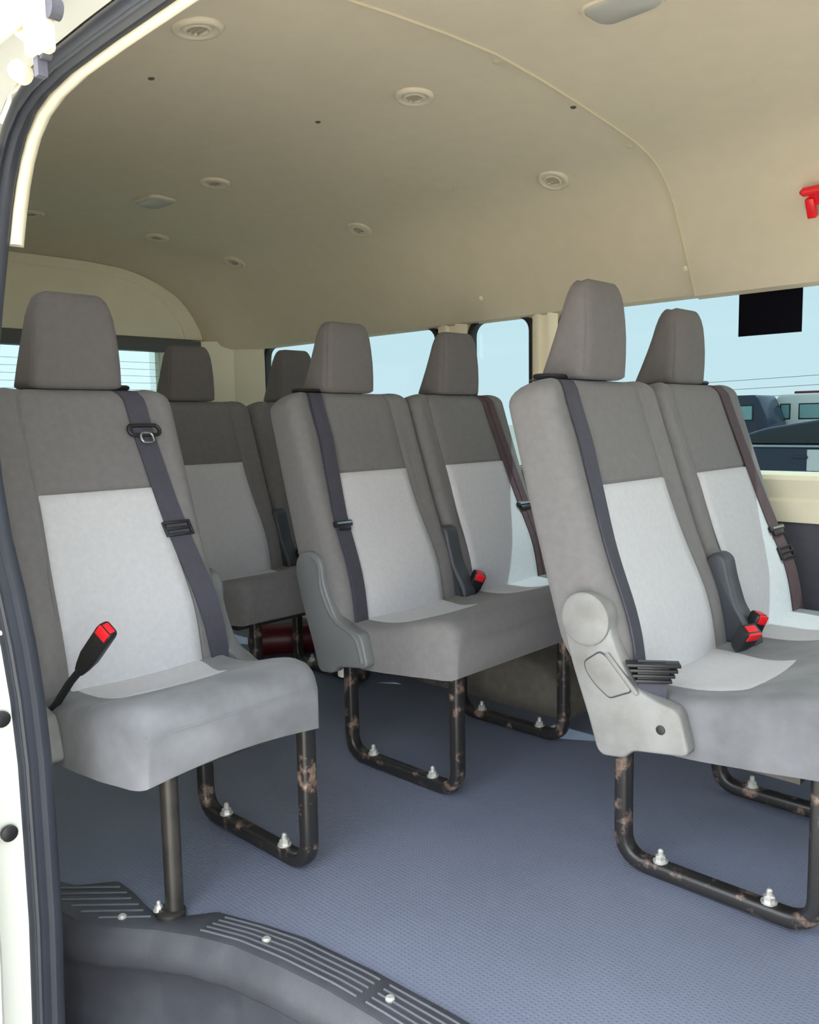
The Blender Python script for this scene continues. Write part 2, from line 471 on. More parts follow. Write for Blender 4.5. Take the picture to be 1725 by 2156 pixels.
# ---- door opening: jamb, seal, beige edging
lower = [(XJ, yb(z) - 0.023, z) for z in (-0.40, -0.25, -0.1, 0.02, 0.15, 0.28, 0.4, 0.5, 0.58, 0.66, 0.74, 0.82, 0.92, 1.0, 1.08, 1.15, 1.2)]
corner = [(-1.247, 0.480, 1.235), (-1.236, 0.484, 1.268), (-1.214, 0.487, 1.300), (-1.178, 0.489, 1.326), (-1.13, 0.490, 1.341), (-1.06, 0.490, 1.349), (-0.95, 0.490, 1.352)]
toprail = [(x, 0.490, 1.353) for x in (-0.8, -0.6, -0.4, -0.2, -0.05, 0.06)]
front_edge = [(0.13, 0.488, 1.34), (0.17, 0.484, 1.30)] + [(0.18, yb(z) - 0.023, z) for z in (1.22, 1.1, 0.92, 0.75, 0.6, 0.4, 0.1, -0.2, -0.4)]
SEAL = lower + corner + toprail + front_edge
def inward(i):
    t = Vector(SEAL[min(i + 1, len(SEAL) - 1)]) - Vector(SEAL[max(i - 1, 0)])
    t.y = 0; t.normalize()
    return Vector((t.z, 0, -t.x))              # points into the opening
def strip(offs, path_ids=None, slim=False):
    ids = path_ids or range(len(SEAL))
    loops = []
    for i in ids:
        p = Vector(SEAL[i]); n_ = inward(i)
        k_ = 1.0 - 0.80 * smooth(0.95, 1.2, p.z) if slim else 1.0         # the seal's outer lip is thinner above the belt line
        loops.append([p + n_ * a + Vector((0, b if b > 0 else b * k_, 0)) for a, b in offs])
    return loops
seal_sec = [(0.010, 0.026), (0.018, 0.020), (0.020, 0.010), (0.014, 0.004), (0.016, -0.003), (0.017, -0.012), (0.011, -0.020), (0.002, -0.022), (-0.004, -0.014), (-0.004, 0.022)]
seal = mk('trim_2', *loft(strip(seal_sec, None, True)), 'seal_rubber', angle=50)
struct(seal, 'dark rubber weather seal running around the door opening', 'door seal')
ridge = mk('seal_ridge', *loft(strip([(0.0165 + 0.0035 * a, -0.0125 + 0.004 * b) for a, b in circle(1, 6)], None, True)), 'seal_rubber', seal)
i0 = next(i for i, p in enumerate(SEAL) if p[2] > 1.14)
i1 = next(i for i, p in enumerate(SEAL) if p[0] > 0.15)
edge_sec = [(-0.002, 0.030), (0.012, 0.026), (0.017, 0.030), (0.018, 0.036), (0.012, 0.044), (0.0, 0.05)]
edging = mk('trim_3', *loft(strip(edge_sec, range(i0, i1))), 'cream_trim', angle=60)
i2 = next(i for i, p in enumerate(SEAL) if p[0] > -1.0)
mk('header_filler', *loft(strip([(0.004, 0.040), (-0.075, 0.122), (-0.090, 0.112), (-0.012, 0.034)], range(i2 - 1, i1))), 'headliner', edging, angle=60)
struct(edging, 'cream edging strip along the top of the door opening', 'trim')
jamb_sec = [(-0.006, -0.008), (0.004, -0.014), (0.002, -0.034), (-0.006, -0.060), (-0.010, -0.10), (-0.05, -0.11), (-0.06, 0.0)]
jamb = mk('wall_jamb', *loft(strip(jamb_sec)), 'paint_white', angle=40)
struct(jamb, 'white painted door jamb around the side opening', 'door jamb')
for z in (0.475, 0.302):
    y = 0.437 if z > 0.4 else 0.436
    mk('jamb_plug', *lathe((XJ + 0.004, y, z), [(0.012, 0), (0.012, 0.006), (0.007, 0.008)], (1, 0, 0), 16), 'plastic_black', jamb)
for z in (0.602, 0.622):
    mk('jamb_crease', *box((XJ + 0.006, 0.430, z), (0.012, 0.05, 0.008)), 'cream_panel', jamb, bevel=0.002)

# ---- near side wall behind the door, and ahead of it
def side_wall(x0, x1, zs, off, thick=0.035):
    loops = []
    for x in (x0, x1):
        loops.append([(x, yb(z) + off, z) for z in zs] + [(x, yb(z) + off - thick, z) for z in reversed(zs)])
    return loft(loops)
zs_ = [-0.30, 0.0, 0.3, 0.5, 0.7, 0.9, 1.1, 1.25, 1.36, 1.45]
wn_ = mk('wall_near', *side_wall(-3.42, -1.29, zs_, -0.022), 'cream_trim'); struct(wn_, 'cream inner side wall behind the open doorway', 'wall')
wn2 = mk('wall_near_front', *side_wall(0.23, 1.15, [-0.30, 0.0, 0.3, 0.5, 0.70], 0.01), 'cream_trim'); struct(wn2, 'cream low side wall ahead of the doorway', 'wall')
mk('header', *box((0.69, 0.50, 1.31), (0.92, 0.05, 0.14)), 'cream_trim', wn2)
mk('front_pillar', *box((0.29, 0.48, 0.97), (0.14, 0.05, 0.56)), 'cream_trim', wn2)
fwin = mk('window_6', *box((0.75, 0.475, 0.97), (0.78, 0.006, 0.56)), 'tinted_glass', smooth=False); struct(fwin, 'front door window ahead of the doorway', 'window')

# ---- far side wall with three windows
YW = 2.372
far = empty('wall_far', (0, 0, 0)); struct(far, 'cream far side wall with window pillars and dark lower trim', 'wall')
ZW0, ZW1 = 0.722, 1.245
def window(n_, x0, x1, label, r=0.06, rfront=None):
    zc0, zc1 = ZW0, ZW1
    w_, h_ = x1 - x0, zc1 - zc0; cx, cz = (x0 + x1) / 2, (zc0 + zc1) / 2
    inner = [(cx + a, cz + b) for a, b in rrect(w_, h_, r, 6)]
    g = empty('window_%d' % n_, (0, 0, 0)); struct(g, label, 'window')
    mk('pane', *plate(inner, YW + 0.030, YW + 0.036), 'tinted_glass', g, smooth=False)
    mk('gasket', *sweep([(a, YW + 0.022, b) for a, b in inner], rrect(0.036, 0.020, 0.005, 2), (0, 1, 0), closed=True), 'gasket', g, angle=50)
    # cream surround between the rounded hole and its rectangular cell
    outer = []
    for a, b in inner:
        da, db = a - cx, b - cz
        s = min((w_ / 2 + 0.012) / max(abs(da), 1e-6), (h_ / 2 + 0.03) / max(abs(db), 1e-6))
        outer.append((cx + da * s, cz + db * s))
    k = len(inner)
    vv = [(a, YW + 0.02, b) for a, b in inner] + [(a, YW + 0.02, b) for a, b in outer] + [(a, YW + 0.045, b) for a, b in outer] + [(a, YW + 0.045, b) for a, b in inner]
    ff = []
    for i in range(k):
        j = (i + 1) % k
        for o in range(4):
            o2 = (o + 1) % 4
            ff.append((o * k + i, o * k + j, o2 * k + j, o2 * k + i))
    mk('window_surround', vv, ff, 'cream_trim', far, angle=30)
    return g
window(1, -1.575, -0.02, 'large tinted side window beside the front bench', 0.05)
window(2, -1.962, -1.692, 'narrow tinted side window between two cream pillars', 0.055)
window(3, -3.185, -2.118, 'long rear tinted side window beside the back bench', 0.06)
for x0, x1 in ((-1.692, -1.575), (-2.118, -1.962), (-3.44, -3.185)):
    w_ = x1 - x0; cx = (x0 + x1) / 2
    # pillar: channelled post
    pr = [(x0 + 0.004, YW + 0.03), (x0 + 0.008, YW + 0.004), (x0 + 0.25 * w_, YW - 0.008), (x0 + 0.36 * w_, YW - 0.008), (x0 + 0.40 * w_, YW + 0.004), (x0 + 0.60 * w_, YW + 0.004), (x0 + 0.64 * w_, YW - 0.008), (x0 + 0.75 * w_, YW - 0.008), (x1 - 0.008, YW + 0.004), (x1 - 0.004, YW + 0.03)]
    mk('pillar', *loft([[(a, b + 0.0, z) for a, b in pr] for z in (0.68, 1.29)]), 'cream_trim', far, angle=30)
sill = [(YW + 0.045, 0.735), (YW + 0.02, 0.735), (YW - 0.012, 0.727), (YW - 0.020, 0.715), (YW - 0.014, 0.690), (YW - 0.010, 0.665), (YW - 0.016, 0.655), (YW - 0.018, 0.600), (YW + 0.045, 0.596)]
mk('window_sill', *loft([[(x, a, b) for a, b in sill] for x in (-3.44, 1.1)]), 'cream_trim', far, angle=25)
mk('lower_panel', *box((-1.17, YW + 0.045, 0.29), (4.55, 0.03, 0.63)), 'cream_trim', far)
mk('trim_board', *join(box((-0.35, YW + 0.008, 0.33), (2.3, 0.022, 0.55))), 'trim_dark', far, bevel=0.006)
mk('outer_skin', *join(box((-1.17, YW + 0.075, 0.14), (4.6, 0.02, 1.0)), box((-1.17, YW + 0.02, 1.285), (4.55, 0.05, 0.07))), 'paint_white', far)

# wheel arch box along the far wall
wa = []
for x, h in ((-2.25, 0.02), (-2.2, 0.10), (-2.12, 0.15), (-1.9, 0.17), (-1.6, 0.17), (-1.46, 0.155), (-1.38, 0.11), (-1.34, 0.03)):
    wa.append([(x, 2.06, -0.01), (x, 2.06, h - 0.02), (x, 2.08, h), (x, 2.39, h), (x, 2.39, -0.01)])
wo = mk('trim_4', *loft(wa), 'arch_carpet', angle=50); struct(wo, 'brown-grey carpeted wheel arch box below the middle bench', 'wheel arch')

# ---- rear: tailgate panel, header, window, corner pillars
rear = empty('wall_rear', (0, 0, 0)); struct(rear, 'cream tailgate with arched upper panel at the back of the van', 'tailgate')
XR = -3.40
arch_pts = [(2 * YC - y, z) for y, z in reversed(ARCH[:-1])] + ARCH[1:-1]
vv = [(XR, y, z) for y, z in arch_pts] ; n_ = len(vv)
base_z = 1.255
outl = [(y, max(z, base_z)) for y, z in arch_pts]
def tail_poly(pts, x0, x1):
    k = len(pts)
    v = [(x0, a, b) for a, b in pts] + [(x1, a, b) for a, b in pts]
    return v, [tuple(range(k)), tuple(range(2 * k - 1, k - 1, -1))] + [(i, (i + 1) % k, k + (i + 1) % k, k + i) for i in range(k)]
mk('upper_panel', *tail_poly(outl, XR - 0.03, XR), 'cream_panel', rear, bevel=0.004)
cz = 1.40
inset = [(YC + (y - YC) * 0.87, 1.275 + (z - 1.255) * 0.80) for y, z in outl]
mk('panel_bead', *sweep([(XR + 0.002, a, b) for a, b in inset], circle(0.004, 6), (1, 0, 0), closed=True), 'cream_panel', rear)
mk('panel_face', *tail_poly(inset, XR - 0.01, XR + 0.003), 'cream_panel', rear, bevel=0.002)
mk('outer_skin', *join(box((XR - 0.09, YC, 1.46), (0.02, 1.9, 0.46)), box((XR - 0.09, YC, 0.2), (0.02, 1.9, 1.0))), 'paint_white', rear)
mk('window_header', *join(box((XR - 0.005, YC, 1.246), (0.05, 1.53, 0.062))), 'rear_header', rear, bevel=0.01)
mk('lower_panel', *box((XR - 0.02, YC, 0.33), (0.04, 1.86, 0.74)), 'cream_panel', rear)
for s in (-1, 1):
    yy = YC + s * 0.655
    # corner pillar, folded between tailgate and side wall
    pts = [(XR + 0.01, YC + s * 0.560), (XR + 0.012, YC + s * 0.640), (XR - 0.005, YC + s * 0.655), (XR + 0.02, YC + s * 0.74), (XR + 0.10, YC + s * 0.86), (XR + 0.13, YC + s * 0.875), (XR + 0.22, YC + s * 0.944), (XR + 0.22, YC + s * 0.99), (XR - 0.08, YC + s * 0.99), (XR - 0.08, YC + s * 0.560)]
    mk('corner_pillar', *loft([[(a, b, z) for a, b in pts] for z in (0.0, 1.27)]), 'cream_trim', rear, angle=25)
rw = empty('window_4', (0, 0, 0)); struct(rw, 'tailgate window with thin heater lines behind the rear bench', 'window')
mk('pane', *box((XR - 0.045, YC, 0.955), (0.006, 1.13, 0.55)), 'rear_glass', rw, smooth=False)
mk('tint_strip', *box((XR - 0.04, YC + 0.535, 0.955), (0.004, 0.05, 0.55)), 'clear_glass', rw, smooth=False)  # slightly darker glass strip, stands in for something outside
for k in range(16):
    mk('heater_line', *box((XR - 0.040, YC, 0.72 + 0.03 * k), (0.0012, 1.10, 0.0014)), 'cable', rw, smooth=False)

# ---- front end: dash wall raised to block light from ahead, and windscreen (out of frame, closes the shell)
fb = mk('wall_front', *box((1.25, YC, 0.48), (0.36, 1.85, 1.10)), 'plastic_charcoal', bevel=0.04); struct(fb, 'unseen charcoal dashboard wall, raised to block light from the front of the van', 'dashboard')
ws = mk('window_5', [(1.20, 0.50, 1.0), (1.20, 2.36, 1.0), (0.98, 2.2, 1.60), (0.98, 0.60, 1.60), (1.206, 0.50, 1.0), (1.206, 2.36, 1.0), (0.986, 2.2, 1.60), (0.986, 0.60, 1.60)],
        [(0, 1, 2, 3), (7, 6, 5, 4), (0, 4, 5, 1), (1, 5, 6, 2), (2, 6, 7, 3), (3, 7, 4, 0)], 'clear_glass', smooth=False)
struct(ws, 'windscreen at the front of the van', 'window')

# ---- sliding door, slid back along the outside
sd = empty('door_1', (-1.7, 0.36, -0.3)); struct(sd, 'white sliding door pushed back along the outside of the van', 'door')
zs2 = [-0.30, -0.1, 0.15, 0.39, 0.56, 0.72, 0.85, 1.0, 1.15, 1.25, 1.33]
loops = []
for x in (-2.35, -1.19, -1.175):
    dy = 0.008 if x > -1.18 else 0
    loops.append([(x + 1.7, yb(z) - 0.105 - dy - 0.36, z + 0.3) for z in zs2] + [(x + 1.7, yb(z) - 0.150 + dy - 0.36, z + 0.3) for z in reversed(zs2)])
mk('door_panel', *loft(loops), 'paint_white', sd, angle=40)
def loc(p): return (p[0] + 1.7, p[1] - 0.36, p[2] + 0.3)
mk('roller_arm', *join(box(loc((-1.03, 0.385, 1.325)), (0.32, 0.012, 0.045)), box(loc((-0.885, 0.395, 1.305)), (0.035, 0.02, 0.07))), 'cream_trim', sd, bevel=0.004)
mk('roller', *join(cyl(loc((-0.862, 0.395, 1.308)), loc((-0.862, 0.407, 1.308)), 0.010), cyl(loc((-0.885, 0.395, 1.272)), loc((-0.885, 0.405, 1.272)), 0.006), box(loc((-0.893, 0.398, 1.262)), (0.010, 0.010, 0.022))), 'trim_dark', sd)
for p in ((-0.932, 0.40, 1.311), (-0.951, 0.40, 1.274)):
    mk('stopper', *lathe(loc(p), [(0.011, -0.010), (0.011, 0.004), (0.007, 0.009)], (0.6, -0.8, 0), 16), 'cream_trim', sd)

# ================================================================== SEATS
A = Vector((-0.276, 0, 0.961)); NF = Vector((0.961, 0, 0.276))
C0 = Vector((-0.082, 0, 0.553))
VT, VB, RT = 0.437, -0.20, 0.035
VI = 0.211
def ins_edges(w, v):
    k = smooth(VI, -0.1, v)
    return 0.074 - 0.012 * k, w - 0.086 + 0.020 * k
def cap_inset(v, r):
    d = v - (VT - r)
    if d <= 0: return 0.0
    return r - math.sqrt(max(r * r - d * d, 0.0))
def front_off(s, v, w, grooves=True):
    tf = 0.034 + 0.018 * math.exp(-((v + 0.07) / 0.12) ** 2) - 0.012 * smooth(0.08, 0.43, v)
    e_ = min(s, w - s); rc = 0.038
    t = abs(2 * s / w - 1)
    tf += 0.009 * smooth(0.70, 0.92, t)
    if e_ < rc: tf -= rc - math.sqrt(max(rc * rc - (rc - e_) ** 2, 0))
    if grooves:
        g0, g1 = ins_edges(w, v)
        for g in (g0, g1): tf -= 0.0045 * math.exp(-((s - g) / 0.0035) ** 2)
        if g0 < s < g1: tf -= 0.0045 * math.exp(-((v - VI) / 0.004) ** 2)
    return tf - cap_inset(v, RT)
def back_pt(s, v, w, off=0.0, base=0.0, grooves=False):
    k = cap_inset(v, 0.045)
    s2 = w / 2 + (s - w / 2) * (1 - 2 * k / w)
    p = C0 + A * v + NF * (front_off(s, v, w, grooves) + off)
    return Vector((p.x, s2 + base, p.z))
def build_back(w, base, parent, dark='fabric_dark', light='fabric_light'):
    vs_ = [VB + (VT - RT - VB) * i / 26 for i in range(27)] + [VT - RT + RT * math.sin(math.pi / 2 * i / 6) for i in range(1, 7)]
    vs_ = sorted(vs_ + [VI - 0.005, VI, VI + 0.005])
    us = [0.0, 0.0015, 0.005, 0.011, 0.02, 0.031, 0.042, 0.055, 0.065]
    loops = []
    for v in vs_:
        g0, g1 = ins_edges(w, v)
        cols = us + [g0 - 0.005, g0, g0 + 0.005] + [g0 + (g1 - g0) * i / 8 for i in range(1, 8)] + [g1 - 0.005, g1, g1 + 0.005] + [w - q for q in reversed(us)]
        lp = [back_pt(s, v, w, 0, base, True) for s in cols]
        k = cap_inset(v, 0.045)
        rear_off = -0.085 + 0.004 * smooth(0.1, 0.437, v) + 0.036 * smooth(-0.05, -0.19, v) + cap_inset(v, RT)
        r = 0.024
        for i in range(7):
            s = w - r + r * math.cos(math.pi / 2 * i / 6); d = r - r * math.sin(math.pi / 2 * i / 6)
            s2 = w / 2 + (s - w / 2) * (1 - 2 * k / w); p = C0 + A * v + NF * (rear_off + d)
            lp.append(Vector((p.x, s2 + base, p.z)))
        for i in range(7):
            s = r - r * math.sin(math.pi / 2 * i / 6); d = r - r * math.cos(math.pi / 2 * i / 6)
            s2 = w / 2 + (s - w / 2) * (1 - 2 * k / w); p = C0 + A * v + NF * (rear_off + d)
            lp.append(Vector((p.x, s2 + base, p.z)))
        loops.append(lp)
    b = mk('backrest', *loft(loops), dark, parent, angle=50)
    # light insert, a separate cloth panel sewn in
    n = 14; rows = 22; vv, ff = [], []
    for i in range(rows + 1):
        v = -0.19 + (VI - 0.001 + 0.19) * (i / (rows - 1) * 0.99 if i < rows else 1.0)
        g0, g1 = ins_edges(w, v)
        for j in range(n + 1):
            u_ = 0.0 if j == 0 else 1.0 if j == n else 0.015 + 0.97 * (j - 1) / (n - 2)
            s = g0 + 0.001 + (g1 - g0 - 0.002) * u_
            edge = (j in (0, n)) or i == rows
            vv.append(back_pt(s, v, w, -0.006 if edge else 0.0025, base))
    for i in range(rows):
        for j in range(n):
            a = i * (n + 1) + j; ff.append((a, a + 1, a + n + 2, a + n + 1))
    mk('light_insert', vv, ff, light, b, angle=70)
    return b

def build_headrest(w, base, parent, arch, hw=0.094, dx=0.0, material='headrest_fabric', taper=0.80, h=0.19):
    """wedge-shaped head restraint, thick at the foot, thinner at the top, on two posts"""
    zb, zt = 0.972, 0.972 + h
    xf = -0.185 + dx
    loops = []
    steps = [0, 0.012, 0.035, 0.1, 0.25, 0.45, 0.65, 0.8, 0.9, 0.96, 0.99, 1.0]
    for i, t in enumerate(steps):
        half = hw * (1 + (taper - 1) * t ** 1.3) * (1 + 0.02 * math.sin(math.pi * t))
        dep = 0.120 + (0.052 - 0.120) * t ** 0.95
        front = xf + 0.006 * math.sin(math.pi * t) - 0.004 * t
        ins = 0.0
        if t < 0.035: ins = 0.012 * (1 - t / 0.035) ** 2
        if t > 0.8: ins = 0.020 * (1 - math.sqrt(max(0, 1 - ((t - 0.8) / 0.2) ** 2)))
        half -= ins; dep -= ins * 1.4; front -= ins * 0.7
        sec = rrect(dep, 2 * half, min(0.026, dep * 0.45, half * 0.9), 5)
        lp = []
        for a, b in sec:
            z = zb + (zt - zb) * t
            z += arch * (1 - (b / hw) ** 2) * smooth(0.3, 1.0, t) - (arch * 0.6) * smooth(0.3, 1, t)
            lp.append((front - dep / 2 + a, base + w / 2 + b, z))
        loops.append(lp)
    h_ = mk('headrest', *loft(loops), material, parent, angle=60)
    for s in (-0.045, 0.045):
        p0 = Vector((xf - 0.05, base + w / 2 + s, 0.94)); p1 = Vector((xf - 0.05, base + w / 2 + s, 0.985))
        mk('post', *cyl(p0, p1, 0.0065), 'plastic_charcoal', h_)
        mk('post_sleeve', *lathe(p0 + Vector((0, 0, -0.005)), [(0.013, 0), (0.013, 0.026), (0.010, 0.030)], (0, 0, 1), 12), 'plastic_black', h_)
    # stitched seam between the front panel and the side, near side
    sm = []
    for t in [0.06 + 0.84 * i / 12 for i in range(13)]:
        half = hw * (1 + (taper - 1) * t ** 1.3) * (1 + 0.02 * math.sin(math.pi * t)); front = xf + 0.006 * math.sin(math.pi * t) - 0.004 * t
        if t > 0.8:
            k = 0.020 * (1 - math.sqrt(max(0, 1 - ((t - 0.8) / 0.2) ** 2))); half -= k; front -= k * 0.7
        z = zb + (zt - zb) * t + arch * (1 - (half / hw) ** 2) * smooth(0.3, 1.0, t) - arch * 0.6 * smooth(0.3, 1, t)
        sm.append((front - 0.0075, base + w / 2 - half + 0.0075, z))
    mk('seam', *sweep(sm, circle(0.0016, 5), (0, 1, 0)), material, h_)
    return h_

def cushion_top(x, s, w, n):
    sw = w / n; ss = (s % sw) if s < w - 1e-6 else sw
    t = 2 * ss / sw - 1
    z = 0.402 + 0.042 * smooth(0.06, 0.30, x)
    z -= 0.010 * math.cos(t * math.pi / 2) * smooth(0.30, 0.12, x)
    return z
def build_cushion(w, n, parent, material, base=0.012, width=None, xfront=0.345, sag=0.0, light='fabric_light', rear=-0.06):
    W_ = (width or w) - 2 * base
    xs_ = [rear + (xfront - 0.045 - rear) * i / 16 for i in range(17)] + [xfront - 0.045 + 0.045 * math.sin(math.pi / 2 * i / 7) for i in range(1, 8)]
    loops = []
    for x in xs_:
        d = x - (xfront - 0.045)
        ins = 0.0
        if d > 0: ins = 0.042 - math.sqrt(max(0.045 ** 2 - d * d, 0)) * 0.042 / 0.045
        corner = 0.018 * smooth(0.22, xfront, x)
        zb_ = 0.292 + 0.018 * smooth(0.05, 0.3, x)
        y0, y1 = base + corner + ins * 0.4, base + W_ - corner - ins * 0.4
        cols = [0, 0.004, 0.012, 0.022, 0.034] + [0.05 + (y1 - y0 - 0.10) * i / (8 * n) for i in range(8 * n + 1)] + [y1 - y0 - q for q in (0.034, 0.022, 0.012, 0.004, 0)]
        lp = []
        for c in cols:
            s = y0 + c; e_ = min(c, (y1 - y0) - c); r = 0.034
            drop = r - math.sqrt(max(r * r - (r - e_) ** 2, 0)) if e_ < r else 0
            z = cushion_top(x, s, w, n) - drop - ins
            lp.append((x, s, z))
        m_ = 8
        for i in range(m_ + 1):
            t = i / m_; s = y1 - (y1 - y0) * t
            z = zb_ + ins * 0.25 + sag * math.sin(math.pi * t) + 0.0
            lp.append((x, s, z))
        loops.append(lp)
    cu = mk('cushion', *loft(loops), material, parent, angle=55)
    sw = w / n
    for k in range(n):
        rows, nn = 12, 12; vv, ff = [], []
        for i in range(rows + 1):
            x = -0.03 + 0.20 * i / rows
            a = k * sw + 0.060 + 0.02 * smooth(0.0, 0.17, x); b = (k + 1) * sw - 0.062 - 0.035 * smooth(0.0, 0.17, x)
            for j in range(nn + 1):
                s = a + (b - a) * j / nn
                xx = x + 0.012 * (1 - (2 * j / nn - 1) ** 2) * i / rows
                edge = j in (0, nn) or i in (0, rows)
                vv.append((xx, s, cushion_top(xx, s, w, n) + (-0.004 if edge else 0.0022)))
        for i in range(rows):
            for j in range(nn):
                q = i * (nn + 1) + j; ff.append((q, q + 1, q + nn + 2, q + nn + 1))
        mk('light_insert', vv, ff, light, cu, angle=70)
    # piping along the top of the front face
    pp = [(xfront - 0.001 - 0.006 * (abs(2 * i / 20 - 1) ** 10), base + 0.030 + (W_ - 0.060) * i / 20, 0.400) for i in range(21)]
    mk('piping', *sweep(pp, circle(0.0028, 6), (0, 0, 1)), material, cu)
    return cu

BOLT = join(lathe((0, 0, 0), [(0.0145, 0), (0.0145, 0.003)], n=14), lathe((0, 0, 0.003), [(0.0105, 0), (0.0105, 0.009), (0.008, 0.011)], n=6), lathe((0, 0, 0.014), [(0.0055, 0), (0.0055, 0.009), (0.003, 0.012)], n=10))
def build_bolt(loc_, parent):
    o = mk('bolt', BOLT[0], BOLT[1], 'bolt_metal', parent, angle=35); o.location = loc_; return o
def build_leg(y, parent, material='steel_scuffed', bolts=True):
    path = arc_path([(-0.080, y, 0.315), (-0.080, y, 0.018), (0.288, y, 0.018), (0.288, y, 0.325)], 0.055, 7)
    lf = mk('leg_frame', *sweep(path, rrect(0.034, 0.030, 0.009, 3), (0, 1, 0)), material, parent, angle=45)
    for x in (0.0, 0.2075): build_bolt((x, y, 0.032), lf)
    return lf

COVER = [(-0.150, 0.505), (-0.150, 0.540), (-0.132, 0.563), (-0.095, 0.573), (-0.060, 0.560), (-0.047, 0.535), (-0.046, 0.505), (-0.030, 0.465), (0.000, 0.412), (0.045, 0.394), (0.083, 0.387), (0.093, 0.371), (0.110, 0.308),
         (0.020, 0.294), (0.000, 0.291), (-0.015, 0.273), (-0.060, 0.267), (-0.073, 0.277), (-0.091, 0.334), (-0.126, 0.427)]
def build_cover(y, parent, material, out=-1, detail=True):
    y0, y1 = (y, y + 0.034) if out < 0 else (y - 0.034, y)
    ol = round_outline(COVER, 0.016, 3)
    c = mk('side_cover', *plate(ol, y0, y1), material, parent, bevel=0.005, angle=50)
    yo = y0 if out < 0 else y1
    if not detail:
        bead = arc_path([(-0.085, yo, 0.560), (-0.056, yo, 0.545), (-0.056, yo, 0.480), (-0.012, yo, 0.408), (0.074, yo, 0.380), (0.092, yo, 0.318)], 0.03, 5)
        mk('cover_bead', *sweep(bead, circle(0.0045, 8), (0, 1, 0)), material, c)
    if detail:
        hub = lathe((-0.096, yo - out * 0.002, 0.522), [(0.051, 0), (0.050, 0.008), (0.044, 0.012)], (0, out, 0), 28)
        mk('hub', *hub, material, c, angle=40)
        hole = lathe((0.056, yo - out * 0.004, 0.345), [(0.0085, 0), (0.0085, 0.006), (0.005, 0.0065)], (0, out, 0), 16)
        mk('screw_hole', *hole, 'plastic_black', c)
        # release lever set into a recess
        lev = round_outline([(-0.098, 0.440), (-0.066, 0.464), (-0.052, 0.458), (0.000, 0.404), (-0.045, 0.382), (-0.075, 0.402), (-0.094, 0.424)], 0.006, 2)
        mk('release_lever', *plate(lev, yo - 0.004, yo + 0.004), material, c, bevel=0.002)
        mk('lever_ridge', *box((-0.020, yo, 0.432), (0.090, 0.010, 0.009), Matrix.Rotation(math.radians(46), 3, 'Y')), material, c, bevel=0.002)
        mk('lever_groove', *sweep([(a, yo, b) for a, b in lev], circle(0.0028, 6), (0, 1, 0), closed=True), 'plastic_charcoal', c)
    return c

def belt_strip(name, pts, width, material, parent, surf=None, twist=None, thick=0.0016):
    """pts: list of (centre, side vector)"""
    loops = []
    for i, (c, sd_) in enumerate(pts):
        c = Vector(c); sv = Vector(sd_).normalized()
        t = (Vector(pts[min(i + 1, len(pts) - 1)][0]) - Vector(pts[max(i - 1, 0)][0])).normalized()
        nn = sv.cross(t).normalized()
        loops.append([c + sv * width / 2 + nn * thick, c - sv * width / 2 + nn * thick, c - sv * width / 2 - nn * thick, c + sv * width / 2 - nn * thick])
    return mk(name, *loft(loops), material, parent, angle=40)

def back_belt(w, base, stops, parent, material, width=0.046, folds=1):
    """belt lying on the front of a backrest; stops: (s, v) pairs from top to bottom"""
    out = []
    n = 26
    for i in range(n + 1):
        t = i / n * (len(stops) - 1); k = min(int(t), len(stops) - 2); u = t - k
        s = stops[k][0] + (stops[k + 1][0] - stops[k][0]) * u
        v = stops[k][1] + (stops[k + 1][1] - stops[k][1]) * u
        c = back_pt(s, v, w, 0.005, base)
        a = back_pt(max(s - 0.02, 0.002), v, w, 0.005, base); b = back_pt(min(s + 0.02, w - 0.002), v, w, 0.005, base)
        out.append((c + (a + b - 2 * c) * 0.25, b - a))
    # roll over the top of the backrest
    s = stops[0][0]
    top = back_pt(s, VT, w, 0, base)
    out = [(top + Vector((-0.055, 0, 0.002)), (0, 1, 0)), (top + Vector((-0.02, 0, 0.004)), (0, 1, 0))] + out
    b_ = belt_strip('seat_belt', out, width, material, parent)
    if folds > 1:
        for q in range(folds - 1):
            off = (q + 1) * 0.0035
            sh = [(c + NF * off + Vector((0, (-1) ** q * 0.010, 0)), sv) for c, sv in out[2:]]
            belt_strip('belt_fold', sh, width * 0.55, material, b_)
    return b_, out

def frame_at(out, t):
    i = min(int(t * (len(out) - 1)), len(out) - 2)
    c, sv = Vector(out[i][0]), Vector(out[i][1]).normalized()
    d = (Vector(out[i + 1][0]) - c).normalized(); nn = d.cross(sv).normalized()
    if nn.x < 0: nn = -nn
    return c, sv, d, nn
def oriented_box(c, sv, d, nn, size):
    R = Matrix((sv, d, nn)).transposed()
    return box(c, size, R)
def belt_tongue(out, t, parent, wide=0.064, metal=True):
    c, sv, d, nn = frame_at(out, t)
    g = mk('belt_tongue', *join(oriented_box(c + nn * 0.005, sv, d, nn, (wide, 0.016, 0.010)), oriented_box(c + nn * 0.006 + d * 0.012, sv, d, nn, (wide * 0.72, 0.014, 0.008))), 'plastic_black', parent, bevel=0.003)
    mk('tongue_blade', *oriented_box(c + nn * 0.011 - d * 0.001, sv, d, nn, (wide * 0.8, 0.005, 0.003)), 'buckle_metal', g)
    return g
def belt_slider(out, t, parent, wide=0.058):
    c, sv, d, nn = frame_at(out, t)
    bars = [oriented_box(c + nn * 0.004 + d * k, sv, d, nn, (wide, 0.006, 0.008)) for k in (-0.014, 0.0, 0.014)]
    bars += [oriented_box(c + nn * 0.003 + sv * k, sv, d, nn, (0.006, 0.034, 0.007)) for k in (-wide / 2, wide / 2)]
    return mk('belt_slider', *join(*bars), 'plastic_black', parent, bevel=0.0015)
